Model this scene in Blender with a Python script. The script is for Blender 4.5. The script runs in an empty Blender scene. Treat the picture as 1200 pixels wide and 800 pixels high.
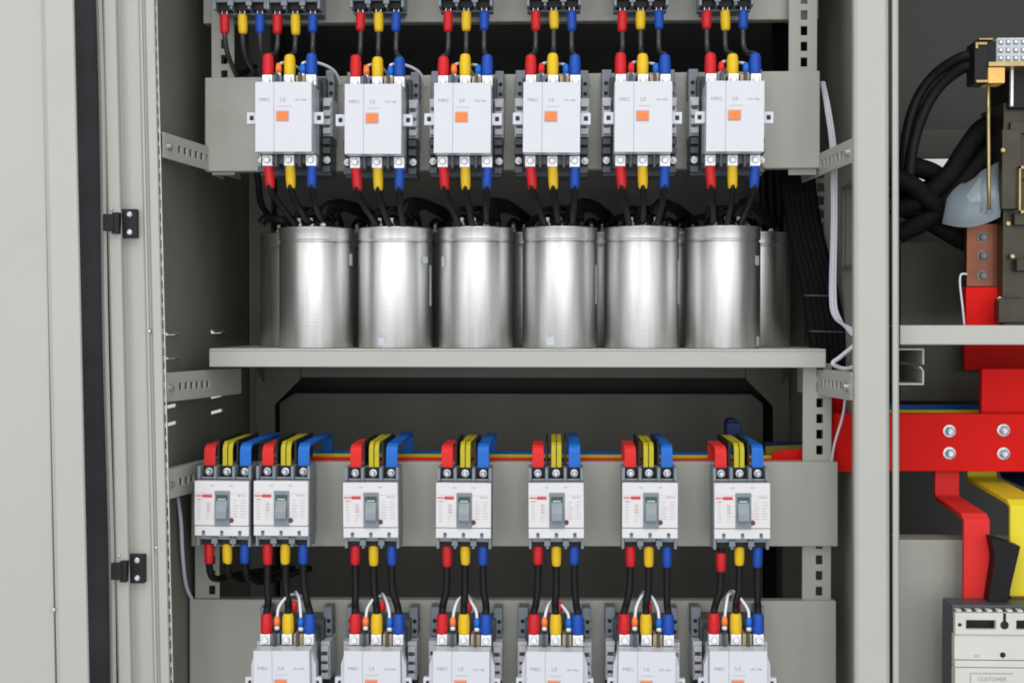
import bpy, math, random
from mathutils import Vector, Matrix, Euler
random.seed(7)
S = 0.0012          # metres per unit; one unit is about one photo pixel on the mounting plates
Z0 = 1.35           # camera height above the floor, metres
D = 1500.0          # camera distance from the mounting plates, units
YAW = math.radians(2.10); TILT = math.radians(0.955)
sc = bpy.context.scene
COL = sc.collection
CAMR = Euler((math.pi/2-TILT, 0, YAW)).to_matrix()
CAMP = Vector((0, -D, 0))

def P(px, py, y=0.0):
    """a point of the place (in units) at depth y, measured off the photograph"""
    d = CAMR @ Vector(((px-600)/1500.0, -(py-400)/1500.0, -1))
    return CAMP + d*((y+D)/d.y)
def W(v): return Vector((v[0]*S, v[1]*S, v[2]*S+Z0))

# ------------------------------------------------------------------ materials
def mat(name, col, rough=0.5, metal=0.0, var=0.06, scale=18.0, bump=0.0, bscale=300.0, stretch=None, spec=None, alpha=None, trans=None, coat=0.0, dirt=0.0):
    m = bpy.data.materials.new(name); m.use_nodes = True
    nt = m.node_tree; n = nt.nodes; l = nt.links
    b = n['Principled BSDF']
    b.inputs['Roughness'].default_value = rough
    b.inputs['Metallic'].default_value = metal
    if spec is not None: b.inputs['Specular IOR Level'].default_value = spec
    if coat: b.inputs['Coat Weight'].default_value = coat; b.inputs['Coat Roughness'].default_value = .15
    tc = n.new('ShaderNodeTexCoord'); mp = n.new('ShaderNodeMapping')
    l.new(tc.outputs['Object'], mp.inputs['Vector'])
    if stretch: mp.inputs['Scale'].default_value = stretch
    nz = n.new('ShaderNodeTexNoise'); nz.inputs['Scale'].default_value = scale; nz.inputs['Detail'].default_value = 5
    l.new(mp.outputs['Vector'], nz.inputs['Vector'])
    rp = n.new('ShaderNodeValToRGB')
    rp.color_ramp.elements[0].position = .3; rp.color_ramp.elements[1].position = .7
    rp.color_ramp.elements[0].color = tuple(c*(1-var) for c in col)+(1,)
    rp.color_ramp.elements[1].color = tuple(min(1, c*(1+var)) for c in col)+(1,)
    l.new(nz.outputs['Fac'], rp.inputs['Fac'])
    last = rp.outputs['Color']
    if dirt:
        n2 = n.new('ShaderNodeTexNoise'); n2.inputs['Scale'].default_value = 6; n2.inputs['Detail'].default_value = 8; n2.inputs['Roughness'].default_value = .75
        l.new(tc.outputs['Object'], n2.inputs['Vector'])
        r2 = n.new('ShaderNodeValToRGB'); r2.color_ramp.elements[0].position = .56; r2.color_ramp.elements[1].position = .74
        r2.color_ramp.elements[0].color = (1,1,1,1); r2.color_ramp.elements[1].color = (1-dirt, 1-dirt, 1-dirt*1.15, 1)
        l.new(n2.outputs['Fac'], r2.inputs['Fac'])
        mx = n.new('ShaderNodeMix'); mx.data_type = 'RGBA'; mx.blend_type = 'MULTIPLY'; mx.inputs['Factor'].default_value = 1
        l.new(last, mx.inputs['A']); l.new(r2.outputs['Color'], mx.inputs['B']); last = mx.outputs['Result']
    l.new(last, b.inputs['Base Color'])
    mr = n.new('ShaderNodeMapRange'); mr.inputs['To Min'].default_value = max(.02, rough-.07); mr.inputs['To Max'].default_value = min(1, rough+.07)
    l.new(nz.outputs['Fac'], mr.inputs['Value']); l.new(mr.outputs['Result'], b.inputs['Roughness'])
    if bump:
        n3 = n.new('ShaderNodeTexNoise'); n3.inputs['Scale'].default_value = bscale; n3.inputs['Detail'].default_value = 3
        l.new(mp.outputs['Vector'], n3.inputs['Vector'])
        bp = n.new('ShaderNodeBump'); bp.inputs['Strength'].default_value = bump; bp.inputs['Distance'].default_value = .0006
        l.new(n3.outputs['Fac'], bp.inputs['Height']); l.new(bp.outputs['Normal'], b.inputs['Normal'])
    if trans: b.inputs['Transmission Weight'].default_value = trans
    if alpha: b.inputs['Alpha'].default_value = alpha
    return m
M = {}
M['paint'] = mat('beige grey enamel', (.375,.378,.338), .42, var=.035, scale=5, bump=.2, bscale=420, dirt=.12)
M['frame'] = mat('pale grey enamel', (.415,.418,.385), .40, var=.03, scale=5, bump=.10, bscale=450, dirt=.10)  # same enamel, the brighter light on the frame put into its colour
M['door'] = mat('pale door enamel', (.425,.424,.40), .38, var=.025, scale=4, bump=.10, bscale=420, dirt=.09)  # same enamel again, lightened in colour for the light on the door
M['inner'] = mat('shade toned interior enamel', (.115,.112,.094), .5, var=.05, scale=5, bump=.1, dirt=.15)  # cabinet enamel with the dimness of the interior put into the colour
M['bayinner'] = mat('shaded bay enamel', (.06,.06,.052), .5, var=.05, scale=5, bump=.1, dirt=.15)  # darker copy of the enamel, bay shade painted into it
M['rear'] = mat('shade toned rear sheet', (.022,.022,.021), .6, var=.1)  # deep shade behind the gaps, painted as a nearly black sheet
M['galv'] = mat('zinc plated steel', (.50,.52,.50), .38, .75, var=.18, scale=60)
M['rubber'] = mat('charcoal rubber', (.05,.053,.06), .6, var=.25, scale=14, bump=.2, bscale=120)
M['black'] = mat('black plastic', (.013,.013,.014), .5, spec=.25, var=.2, scale=60)
M['cable'] = mat('black cable sheath', (.009,.009,.010), .5, spec=.18, var=.25, scale=80, bump=.1, bscale=200)
M['white'] = mat('white plastic', (.60,.615,.66), .36, var=.015, scale=30)
M['bwhite'] = mat('breaker white plastic', (.65,.64,.65), .36, var=.015, scale=30)
M['lgrey'] = mat('light grey plastic', (.50,.53,.56), .4, var=.05, scale=50)
M['grey'] = mat('blue grey plastic', (.19,.22,.255), .42, var=.1, scale=50)
M['dgrey'] = mat('dark grey plastic', (.06,.068,.076), .42, var=.15, scale=50)
M['handle'] = mat('grey lever plastic', (.23,.26,.29), .35, var=.05)
M['green'] = mat('green flag', (.03,.06,.055), .4)
M['feeder'] = mat('matt black sheath', (.007,.007,.008), .65, spec=.08, var=.2, scale=60)
M['olive2'] = mat('dull yellow sleeve', (.26,.20,.03), .5, spec=.2, var=.2)
M['dullsteel'] = mat('dull bolt steel', (.20,.19,.18), .5, .6, var=.3)
M['side'] = mat('shade toned side enamel', (.17,.168,.14), .5, var=.06, scale=5, bump=.1, dirt=.18)  # enamel with part of the interior shade mixed into its colour
M['thin'] = mat('thin cable sheath', (.035,.035,.038), .38, var=.2, scale=60)
M['flag'] = mat('pale green flag', (.33,.52,.43), .4)
M['orange'] = mat('orange window plastic', (.88,.20,.035), .35, var=.04)
M['redmark'] = mat('red print', (.62,.025,.04), .4)
M['ink'] = mat('grey print', (.34,.35,.37), .5)
M['ink2'] = mat('faint print', (.48,.45,.50), .5, var=.03)
M['pinkink'] = mat('faint red print', (.62,.36,.38), .5, var=.03)
M['seam'] = mat('seam shade plastic', (.50,.51,.56), .5, var=.03)
M['red'] = mat('red sleeve vinyl', (.56,.012,.018), .42, spec=.3, var=.08, scale=40)
M['yellow'] = mat('yellow sleeve vinyl', (.72,.47,.012), .42, spec=.3, var=.06, scale=40)
M['blue'] = mat('blue sleeve vinyl', (.008,.065,.38), .42, spec=.3, var=.1, scale=40)
M['bred'] = mat('red busbar sleeve', (.74,.012,.009), .6, spec=.12, var=.05, scale=15, bump=.08, bscale=90)
M['redstrap'] = mat('red strap sleeve', (.70,.035,.032), .6, spec=.12, var=.05, scale=15)
M['byellow'] = mat('yellow busbar sleeve', (.52,.45,.02), .45, spec=.25, var=.1, scale=40, bump=.2, bscale=120)
M['byellow2'] = mat('bright yellow busbar sleeve', (.74,.62,.03), .45, spec=.25, var=.05, scale=20)
M['bblue'] = mat('blue busbar sleeve', (.012,.14,.56), .45, spec=.25, var=.06, scale=20)
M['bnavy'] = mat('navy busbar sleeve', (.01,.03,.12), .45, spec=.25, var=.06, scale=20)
M['metal'] = mat('tinned metal', (.80,.81,.83), .34, .3, var=.15, scale=150, bump=.5, bscale=260)
M['steel'] = mat('bright bolt steel', (.50,.52,.56), .34, .85, var=.3, scale=160, bump=.3, bscale=260)
M['copper'] = mat('shade toned copper', (.20,.07,.04), .4, .7, var=.25, scale=20)  # copper darkened in colour for the shadow around the riser
M['brass'] = mat('brass', (.40,.31,.14), .32, .85, var=.2, scale=40)
M['olive'] = mat('passivated steel', (.05,.044,.03), .4, .5, var=.35, scale=18)
M['tan'] = mat('tan bakelite', (.50,.38,.22), .5, var=.15, scale=60)
M['wirewhite'] = mat('white wire sheath', (.72,.73,.80), .4, var=.03)
M['wiregrey'] = mat('bluish white wire sheath', (.55,.57,.68), .4, var=.05)
M['sheet'] = mat('clear plastic sheet', (.30,.36,.41), .25, var=.05, alpha=.62)
M['sticker'] = mat('paper sticker', (.52,.57,.62), .5, var=.05)
M['amber'] = mat('amber relay plastic', (.85,.48,.12), .3, var=.1)
M['mauve'] = mat('big breaker shell', (.58,.585,.54), .38, var=.03, scale=20, dirt=.08)
def can_mat():
    m = bpy.data.materials.new('brushed aluminium'); m.use_nodes = True
    n = m.node_tree.nodes; l = m.node_tree.links; b = n['Principled BSDF']
    b.inputs['Metallic'].default_value = 1.0
    b.inputs['Anisotropic'].default_value = .6; b.inputs['Anisotropic Rotation'].default_value = .25
    tg = n.new('ShaderNodeTangent'); tg.direction_type = 'RADIAL'; tg.axis = 'Z'; l.new(tg.outputs[0], b.inputs['Tangent'])
    tc = n.new('ShaderNodeTexCoord'); oi = n.new('ShaderNodeObjectInfo')
    va = n.new('ShaderNodeVectorMath'); va.operation = 'ADD'
    cx_ = n.new('ShaderNodeCombineXYZ'); mu = n.new('ShaderNodeMath'); mu.operation = 'MULTIPLY'; mu.inputs[1].default_value = 40
    l.new(oi.outputs['Random'], mu.inputs[0]); l.new(mu.outputs[0], cx_.inputs[0])
    l.new(tc.outputs['Object'], va.inputs[0]); l.new(cx_.outputs[0], va.inputs[1])
    def noise(sc3, s, d=4):
        mp = n.new('ShaderNodeMapping'); mp.inputs['Scale'].default_value = sc3
        l.new(va.outputs[0], mp.inputs['Vector'])
        z = n.new('ShaderNodeTexNoise'); z.inputs['Scale'].default_value = s; z.inputs['Detail'].default_value = d
        l.new(mp.outputs['Vector'], z.inputs['Vector']); return z
    a = noise((1,1,22), 22, 6)       # rolling lines round the can
    c = noise((1,1,.08), 46, 3)      # long drawing marks along the can
    e = noise((1,1,1), 9, 6)
    r = n.new('ShaderNodeMapRange'); r.inputs['To Min'].default_value = .38; r.inputs['To Max'].default_value = .52
    l.new(e.outputs['Fac'], r.inputs['Value']); l.new(r.outputs['Result'], b.inputs['Roughness'])
    mixf = n.new('ShaderNodeMath'); mixf.operation = 'ADD'; l.new(a.outputs['Fac'], mixf.inputs[0]); l.new(c.outputs['Fac'], mixf.inputs[1])
    bp = n.new('ShaderNodeBump'); bp.inputs['Strength'].default_value = .42; bp.inputs['Distance'].default_value = .0006
    l.new(mixf.outputs[0], bp.inputs['Height']); g = noise((1,1,.12), 17, 2)       # shallow flutes and dents
    bp2 = n.new('ShaderNodeBump'); bp2.inputs['Strength'].default_value = .55; bp2.inputs['Distance'].default_value = .003
    l.new(g.outputs['Fac'], bp2.inputs['Height']); l.new(bp.outputs['Normal'], bp2.inputs['Normal']); l.new(bp2.outputs['Normal'], b.inputs['Normal'])
    cr = n.new('ShaderNodeValToRGB'); cr.color_ramp.elements[0].position = .35; cr.color_ramp.elements[1].position = .65
    cr.color_ramp.elements[0].color = (.60,.60,.60,1); cr.color_ramp.elements[1].color = (.90,.895,.88,1)
    l.new(c.outputs['Fac'], cr.inputs['Fac']); l.new(cr.outputs['Color'], b.inputs['Base Color'])
    return m
M['alu'] = can_mat()

# ------------------------------------------------------------------ mesh building
ORG = {}
class MB:
    def __init__(s): s.v = []; s.f = []; s.smooth = []
    def add(s, vs, fs, smooth=False):
        k = len(s.v); s.v += [tuple(v) for v in vs]
        for f in fs: s.f.append([i+k for i in f]); s.smooth.append(smooth)
        return s
    def box(s, x0, x1, y0, y1, z0, z1):
        vs = [(x,y,z) for x in (x0,x1) for y in (y0,y1) for z in (z0,z1)]
        return s.add(vs, [(0,1,3,2),(4,6,7,5),(0,4,5,1),(2,3,7,6),(0,2,6,4),(1,5,7,3)])
    def prism(s, pts, vec):
        """closed polygon pts (3d) swept along vec"""
        n = len(pts); vec = Vector(vec)
        vs = [Vector(p) for p in pts] + [Vector(p)+vec for p in pts]
        fs = [list(range(n))[::-1], list(range(n, 2*n))] + [(i, (i+1)%n, n+(i+1)%n, n+i) for i in range(n)]
        return s.add(vs, fs)
    def quadslab(s, c, y, t):
        """slab between the four photo points c (TL,TR,BR,BL), front at depth y, thickness t"""
        return s.prism([P(a, b, y) for a, b in c], (0, t, 0))
    def pathbar(s, pts, w, t, wdir):
        """flat bar swept through pts; w along wdir, thickness t across it, mitred at bends"""
        pts = [Vector(p) for p in pts]; wd = Vector(wdir).normalized(); n = len(pts); vs = []
        for i, p in enumerate(pts):
            a = (pts[i]-pts[i-1]).normalized() if i else (pts[1]-pts[0]).normalized()
            b = (pts[i+1]-pts[i]).normalized() if i < n-1 else a
            na = a.cross(wd).normalized(); nb = b.cross(wd).normalized(); m = (na+nb).normalized()
            k = t/2/max(.3, m.dot(na))
            for q in ((-1,-1),(1,-1),(1,1),(-1,1)): vs.append(p+wd*(w/2*q[0])+m*(k*q[1]))
        fs = [(0,1,2,3), tuple(4*(n-1)+j for j in (3,2,1,0))]
        for i in range(n-1):
            for j in range(4): fs.append((4*i+j, 4*i+4+j, 4*i+4+(j+1)%4, 4*i+(j+1)%4))
        return s.add(vs, fs)
    def tube(s, pts, r, n=12, sub=6, smooth=True):
        pts = [Vector(p) for p in pts]
        rad = r if isinstance(r, (list, tuple)) else [r]*len(pts)
        if sub > 1 and len(pts) > 2:
            q = [pts[0]*2-pts[1]]+pts+[pts[-1]*2-pts[-2]]; out = []; ro = []
            for i in range(1, len(q)-2):
                p0, p1, p2, p3 = q[i-1], q[i], q[i+1], q[i+2]
                for k in range(sub):
                    t = k/sub
                    out.append(.5*((2*p1)+(p2-p0)*t+(2*p0-5*p1+4*p2-p3)*t*t+(3*p1-p0-3*p2+p3)*t**3))
                    ro.append(rad[i-1]*(1-t)+rad[i]*t)
            out.append(pts[-1]); ro.append(rad[-1]); pts, rad = out, ro
        d = (pts[1]-pts[0]).normalized(); u = d.orthogonal().normalized(); vs = []
        for i, p in enumerate(pts):
            a = (pts[min(i+1, len(pts)-1)]-pts[max(i-1, 0)])
            if a.length > 1e-6: d2 = a.normalized()
            else: d2 = d
            u = (u-d2*u.dot(d2)).normalized(); w = d2.cross(u)
            for k in range(n):
                an = 2*math.pi*k/n; vs.append(p+(u*math.cos(an)+w*math.sin(an))*rad[i])
        fs = [(i*n+k, i*n+(k+1)%n, (i+1)*n+(k+1)%n, (i+1)*n+k) for i in range(len(pts)-1) for k in range(n)]
        s.add(vs, fs, smooth); k = len(s.v)-len(vs)
        s.f.append([k+i for i in range(n)][::-1]); s.smooth.append(False)
        s.f.append([k+(len(pts)-1)*n+i for i in range(n)]); s.smooth.append(False)
        return s
    def lathe(s, prof, c=(0,0,0), axis='z', n=32, smooth=True):
        vs = []
        for r, h in prof:
            for k in range(n):
                a = 2*math.pi*k/n; x, y = r*math.cos(a), r*math.sin(a)
                v = (x, y, h) if axis == 'z' else ((x, -h, y) if axis == 'y' else (h, x, y))
                vs.append((v[0]+c[0], v[1]+c[1], v[2]+c[2]))
        fs = [(i*n+k, i*n+(k+1)%n, (i+1)*n+(k+1)%n, (i+1)*n+k) for i in range(len(prof)-1) for k in range(n)]
        s.add(vs, fs, smooth); k = len(s.v)-len(vs)
        s.f.append([k+i for i in range(n)][::-1]); s.smooth.append(False)
        s.f.append([k+(len(prof)-1)*n+i for i in range(n)]); s.smooth.append(False)
        return s
    def hexbolt(s, x, y, z, r=4.5, h=4, flange=True):
        """bolt head facing the viewer (towards -y), seated at depth y"""
        if flange: s.lathe([(r*1.45,0),(r*1.45,1.0),(r*1.2,1.3)], (x,y,z), 'y', 20, False)
        s.lathe([(r,1.3),(r,h),(r*.75,h+.9)], (x,y,z), 'y', 6, False)
        s.lathe([(r*.5,h+.9),(r*.45,h+2.2)], (x,y,z), 'y', 12, True)
        return s
    def grid(s, us, vs_, holes, fn, t):
        """plate in a (u,v) plane with real rectangular holes; fn(u,v,w) gives the point, w = 0..t"""
        us = sorted(set(us)); vs_ = sorted(set(vs_)); nu, nv = len(us)-1, len(vs_)-1
        def solid(i, j):
            if not (0 <= i < nu and 0 <= j < nv): return False
            u, v = (us[i]+us[i+1])/2, (vs_[j]+vs_[j+1])/2
            return not any(a < u < b and c < v < d for a, b, c, d in holes)
        idx = {}; V = []; F = []
        def g(i, j, k):
            if (i,j,k) not in idx: idx[(i,j,k)] = len(V); V.append(fn(us[i], vs_[j], t*k))
            return idx[(i,j,k)]
        for i in range(nu):
            for j in range(nv):
                if not solid(i, j): continue
                F.append((g(i,j,0), g(i+1,j,0), g(i+1,j+1,0), g(i,j+1,0)))
                F.append((g(i,j,1), g(i,j+1,1), g(i+1,j+1,1), g(i+1,j,1)))
                for di, dj, a, b in ((-1,0,(i,j),(i,j+1)),(1,0,(i+1,j+1),(i+1,j)),(0,-1,(i+1,j),(i,j)),(0,1,(i,j+1),(i+1,j+1))):
                    if not solid(i+di, j+dj): F.append((g(*a,0), g(*b,0), g(*b,1), g(*a,1)))
        return s.add(V, F)
    def build(s, name, m, parent=None, bevel=0.0, seg=2, label=None, org=None, rel=False):
        """link as one mesh object. rel=True: vertices are already relative to the parent"""
        if parent is not None and not rel:
            p = parent
            o0 = ORG.get(p.name, Vector((0,0,0)))
        elif parent is not None: o0 = Vector((0,0,0))
        else:
            if org is None:
                xs = [v[0] for v in s.v]; ys = [v[1] for v in s.v]; zs = [v[2] for v in s.v]
                org = ((min(xs)+max(xs))/2, (min(ys)+max(ys))/2, min(zs))
            o0 = Vector(org)
        me = bpy.data.meshes.new(name)
        me.from_pydata([((Vector(v)-o0)*S)[:] for v in s.v], [], s.f)
        me.polygons.foreach_set('use_smooth', s.smooth)
        me.validate(); me.update()
        import bmesh
        bm = bmesh.new(); bm.from_mesh(me); bmesh.ops.recalc_face_normals(bm, faces=bm.faces); bm.to_mesh(me); bm.free()
        me.materials.append(M[m] if isinstance(m, str) else m)
        o = bpy.data.objects.new(name, me); COL.objects.link(o)
        if bevel:
            b = o.modifiers.new('bevel', 'BEVEL'); b.width = bevel*S; b.segments = seg; b.limit_method = 'ANGLE'; b.angle_limit = math.radians(50); b.harden_normals = False
        if parent is not None: o.parent = parent; ORG[o.name] = o0 if not rel else Vector((0,0,0))
        else: o.location = W(o0); ORG[o.name] = o0
        if label: o['label'] = label
        return o
def thing(name, label, cat, org, group=None):
    o = bpy.data.objects.new(name, None); COL.objects.link(o); o.empty_display_size = .02
    o.location = W(org); ORG[o.name] = Vector(org)
    o['label'] = label; o['category'] = cat
    if group: o['group'] = group
    return o
def tag(o, label, cat, group=None):
    o['label'] = label; o['category'] = cat
    if group: o['group'] = group
    return o
def copy_tree(o, parent=None):
    c = o.copy(); COL.objects.link(c)
    if parent: c.parent = parent
    for ch in o.children: copy_tree(ch, c)
    return c
def textmesh(txt, size, x, y, z, sx=1.0):
    """lettering as thin mesh facing the viewer, centred on x,z (units)"""
    cu = bpy.data.curves.new('t', 'FONT'); cu.body = txt; cu.size = size; cu.align_x = 'CENTER'; cu.align_y = 'CENTER'; cu.extrude = .15; cu.resolution_u = 2
    ob = bpy.data.objects.new('t', cu); COL.objects.link(ob)
    dg = bpy.context.evaluated_depsgraph_get(); dg.update()
    me = bpy.data.meshes.new_from_object(ob.evaluated_get(dg))
    b = MB(); b.add([(x+v.co.x*sx, y-v.co.z, z+v.co.y) for v in me.vertices], [tuple(p.vertices) for p in me.polygons])
    bpy.data.objects.remove(ob); bpy.data.curves.remove(cu); bpy.data.meshes.remove(me)
    return b
ORD = ['leftmost','second from left','third from left','fourth from left','fifth from left','sixth from left','rightmost']
ORD6 = ORD[:5]+['rightmost']

# ------------------------------------------------------------------ left cabinet: sheet metal
cab = thing('switchgear_cabinet', 'tall beige grey steel switchgear cabinet with its left door open, holding rows of electrical gear', 'cabinet', (-50, 0, -1100))
XL, XR, YF, YB = -441, 345, -118, 318
def lin(a, b, t): return a+(b-a)*t
# side walls with louvre slits on the left
yh = [(-84,-34), (108,168)]
zr = [-15,-42,-98,-118]
us = [YF+4, 420]+[a for p in yh for a in p]; vs = [-620, 640]+[z+d for z in zr for d in (-2.2,2.2)]
holes = [(a,b,z-2.2,z+2.2) for a,b in yh for z in zr]
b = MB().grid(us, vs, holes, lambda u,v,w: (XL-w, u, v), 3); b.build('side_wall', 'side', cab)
lv = MB()
for a, c in yh:
    for z in zr[:2]: lv.prism([(XL+.3, a, z+3.2), (XL+5, a, z-.6), (XL+5, a, z-1.2), (XL+.3, a, z+2.4)], (0, c-a, 0))
lv.build('louvre', 'galv', cab)
MB().box(XR, XR+3, YF+4, 420, -620, 640).build('side_wall', 'paint', cab)
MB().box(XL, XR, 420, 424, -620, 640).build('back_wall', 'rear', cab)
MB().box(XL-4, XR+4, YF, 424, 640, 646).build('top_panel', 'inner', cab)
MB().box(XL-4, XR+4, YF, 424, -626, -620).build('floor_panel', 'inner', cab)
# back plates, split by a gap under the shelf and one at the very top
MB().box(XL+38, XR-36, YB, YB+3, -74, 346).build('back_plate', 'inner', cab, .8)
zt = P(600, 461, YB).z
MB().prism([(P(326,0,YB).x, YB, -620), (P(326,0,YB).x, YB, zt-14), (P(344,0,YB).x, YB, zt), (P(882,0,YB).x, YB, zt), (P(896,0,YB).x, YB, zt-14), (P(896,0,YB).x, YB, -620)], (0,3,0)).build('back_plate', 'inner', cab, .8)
for x0, x1 in ((XL+1, XL+33), (XR-31, XR-1)):
    MB().box(x0, x1, YB-14, YB-11, -620, 640).box(x0, x0+3, YB-11, YB+40, -620, 640).box(x1-3, x1, YB-11, YB+40, -620, 640).build('rear_post', 'side', cab, .8)
# perforated posts
def perf_post(px0, px1, pxh, py0, py1, y, hp=18.2, hw=7.5, hh=10.5, mirror=False, mt='paint', dx=0.0):
    a, c = P(px0, py0, y), P(px1, py1, y)
    x0, x1, z1, z0 = a.x, c.x, a.z, c.z; hx = P(pxh, py0, y).x
    hs = []; z = z1-9
    while z > z0+4: hs.append((hx-hw/2, hx+hw/2, z-hh/2, z+hh/2)); z -= hp
    us = [x0, x1, hx-hw/2, hx+hw/2]; vs = [z0, z1]+[q for h in hs for q in h[2:]]
    b = MB().grid(us, vs, hs, lambda u,v,w: (u, y+w, v), 2.5)
    xf = x1 if not mirror else x0
    # return flange, perforated too
    hs2 = [(y+20, y+27, h[2], h[3]) for h in hs]
    b.grid([y+2.5, y+46, y+20, y+27], vs, hs2, lambda u,v,w: (xf-(w if not mirror else -w), u, v), 2.5)
    return b.build('perforated_post', mt, cab, .5, 1)
perf_post(925, 957, 943, -120, 205, 8)
perf_post(941, 973, 961, 426, 900, 8, hp=18.4)
perf_post(247, 275, 262, -120, 205, 8, mirror=True)
perf_post(228, 258, 248, 575, 900, 8, mirror=True)
perf_post(951, 978, 962, 196, 404, 120, hp=16.5, hw=8, mt='frame')
# side brackets (depthwise, with slotted row)
def bracket(x, yA, yB, zA, zB, h, side, nh=6, mt='frame', sp=34):
    L = yB-yA; hs = []
    for k in range(nh):
        u = yA+34+k*14; hs.append((u, u+7.5, -3.2, 3.8))
    us = [yA, yB]+[q for q in (v for hh in hs for v in hh[:2])]
    fn = lambda u,v,w: (x+side*w+side*(u-yA)/L*sp, u, lin(zA, zB, (u-yA)/L)+v)
    b = MB().grid(us, [-h/2, h/2, -4, 4], hs, fn, 2.2)
    b.prism([fn(yA,h/2,0), fn(yB,h/2,0), fn(yB,h/2-2,0), fn(yA,h/2-2,0)], (-side*10, 0, 0))
    o = b.build('side_bracket', mt, cab, .4, 1)
    bb = MB()
    bb.lathe([(5.5,0),(5.5,1.5),(3.8,1.6),(3.8,5),(2.4,6)], (x+side*2.3 if side > 0 else x-2.3, yA+12, (zA)-1), 'x' , 8, False) if side > 0 else bb.lathe([(5.5,0),(5.5,-1.5),(3.8,-1.6),(3.8,-5),(2.4,-6)], (x-2.3, yA+12, zA-1), 'x', 8, False)
    bb.build('bolt', 'steel', o)
    return o
xb = -434
for pyc, h in ((170,28), (454,32), (568,33)):
    z = P(185, pyc, -110).z
    bracket(xb, -112, 90, z, z-2, h, 1)
for pyc, h in ((178,26), (452,30)):
    z = P(985, pyc, -100).z
    bracket(316, -112, 90, z, z-2, h, -1, sp=20)
# galvanised angle seen on the bracket end left under the shelf
# mounting plates
def plate(c, y=0, t=3, ret=14, mt='paint'):
    b = MB().quadslab(c, y, t)
    tl, tr, br, bl = [P(a, q, y) for a, q in c]
    e = Vector((0,t,0))
    b.prism([tl+e, tr+e, tr+e+Vector((0,0,-2.5)), tl+e+Vector((0,0,-2.5))], (0, ret, 0))
    b.prism([bl+e, br+e, br+e+Vector((0,0,2.5)), bl+e+Vector((0,0,2.5))], (0, ret, 0))
    return b.build('mounting_plate', mt, cab, 1.2, 2)
plate([(238,-150),(960,-158),(959,23),(238,28)], 26)
plate([(240,91),(961,83),(961,197),(240,201)], 0)
plate([(224,541),(982,541),(982,640),(224,640)], 0)
plate([(222,702),(980,704),(980,835),(222,833)], 0)
# shelf
zs = P(600, 408.5, -16).z; xs0, xs1 = P(245,415,-16).x, P(968,415,-16).x
MB().box(xs0, xs1, -16, 250, zs-3, zs).box(xs0, xs1, -16, -13, zs-21.5, zs-3).box(xs0, xs1, 247, 250, zs-21.5, zs-3).build('shelf', 'frame', cab, 1.0, 2)
for s in (1, -1):
    x = xs0+2 if s > 0 else xs1-2
    MB().prism([(x, -10, zs-22), (x, 245, zs-22), (x, 245, zs-52), (x, 200, zs-26)], (s*3, 0, 0)).build('shelf_gusset', 'inner', cab)
q = [(300,430),(352,430),(352,444),(322,474),(322,520),(300,520)]
MB().prism([P(a_, c_, 262) for a_, c_ in q], (0,3,0)).build('corner_plate', 'inner', cab, .6)
q = [(874,430),(925,430),(925,520),(906,520),(906,476),(874,444)]
MB().prism([P(a_, c_, 262) for a_, c_ in q], (0,3,0)).build('corner_plate', 'inner', cab, .6)
a, c = P(352.5, 430, 262), P(873.5, 443, 262)
MB().box(a.x, c.x, 262, 265, c.z, a.z+6).build('rear_rail', 'inner', cab, .6)
# front frame post on the left, its profile drawn across and swept down; it hangs a degree out of plumb
def sweep_post(prof, shift, name, mt, y0=-140, y1=940, parent=None, back=None, bevel=.6, nseg=1, wob=0):
    rows = []
    for k in range(nseg+1):
        t = k/nseg; py = lin(y0, y1, t)
        rows.append([P(px+shift*(py-400)/800+wob*math.sin(py*.012), py, d) for px, d in prof])
    n = len(prof); V = [v for r in rows for v in r]; F = []
    for k in range(nseg):
        for j in range(n): F.append((k*n+j, k*n+(j+1)%n, (k+1)*n+(j+1)%n, (k+1)*n+j))
    F.append(tuple(range(n))); F.append(tuple(range(nseg*n, nseg*n+n))[::-1])
    return MB().add(V, F).build(name, mt, parent or cab, bevel)
fp = [(129,-128),(131,-138),(144,-138),(146,-134),(147,-124),(150,-122),(171,-122),(172.5,-127),(175,-127),(176,-124),(178,-124),(179.5,-131),(189,-131),(190.5,-128),(191,-92),(129,-92)]
sweep_post(fp, 18, 'front_post', 'frame')
sweep_post([(121,-120),(124,-130),(128,-130),(129,-120)], 17, 'gasket_lip', 'frame', nseg=24, wob=.9, bevel=0)
sweep_post([(84,-96),(131,-96),(131,-90),(84,-90)], 17, 'sealing_strip', 'rubber', bevel=0)
# perforated inner edge of that post
hs = []; z = 420
xq = P(190.5, 400, -124).x
b = MB(); z = 430; vs = [450, -470]
while z > -460: hs.append((-5.0+.7, -1.2, z-4.5, z+4.5)); z -= 14.5
b.grid([-5.6, 0, -4.3, -1.2], vs+[q for h in hs for q in h[2:]], hs, lambda u,v,w: (xq+3+u+(-v)*.0195, -126+w, v), 2)
b.build('slotted_edge', 'galv', cab)
b = MB()
for px, py in ((171,53),(173,388),(181,641),(129,245),(137,651)):
    c = P(px, py, -127 if px > 150 else -138); b.lathe([(2.2,0),(2,.8),(1.2,1.4)], (c.x+2 , c.y, c.z), 'y', 10)
b.build('rivet', 'steel', cab)
# hinges
for px, py in ((146,262.5), (155,664.5)):
    c = P(px, py, -122); x, y, z = c
    o = MB().box(x-5, x+16, y-9, y, z-15.5, z+15.5).box(x-15.5, x-4, y-24, y-17.5, z-9, z+9).box(x-6.5, x+1, y-22, y-6, z-12, z+11).build('hinge', 'black', cab, .8)
    b = MB()
    for dz in (9.5, -9.5): b.lathe([(3.6,0),(3.4,1.2),(2,2)], (x+8.5, y-9, z+dz), 'y', 12)
    b.build('screw', 'steel', o)
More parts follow.
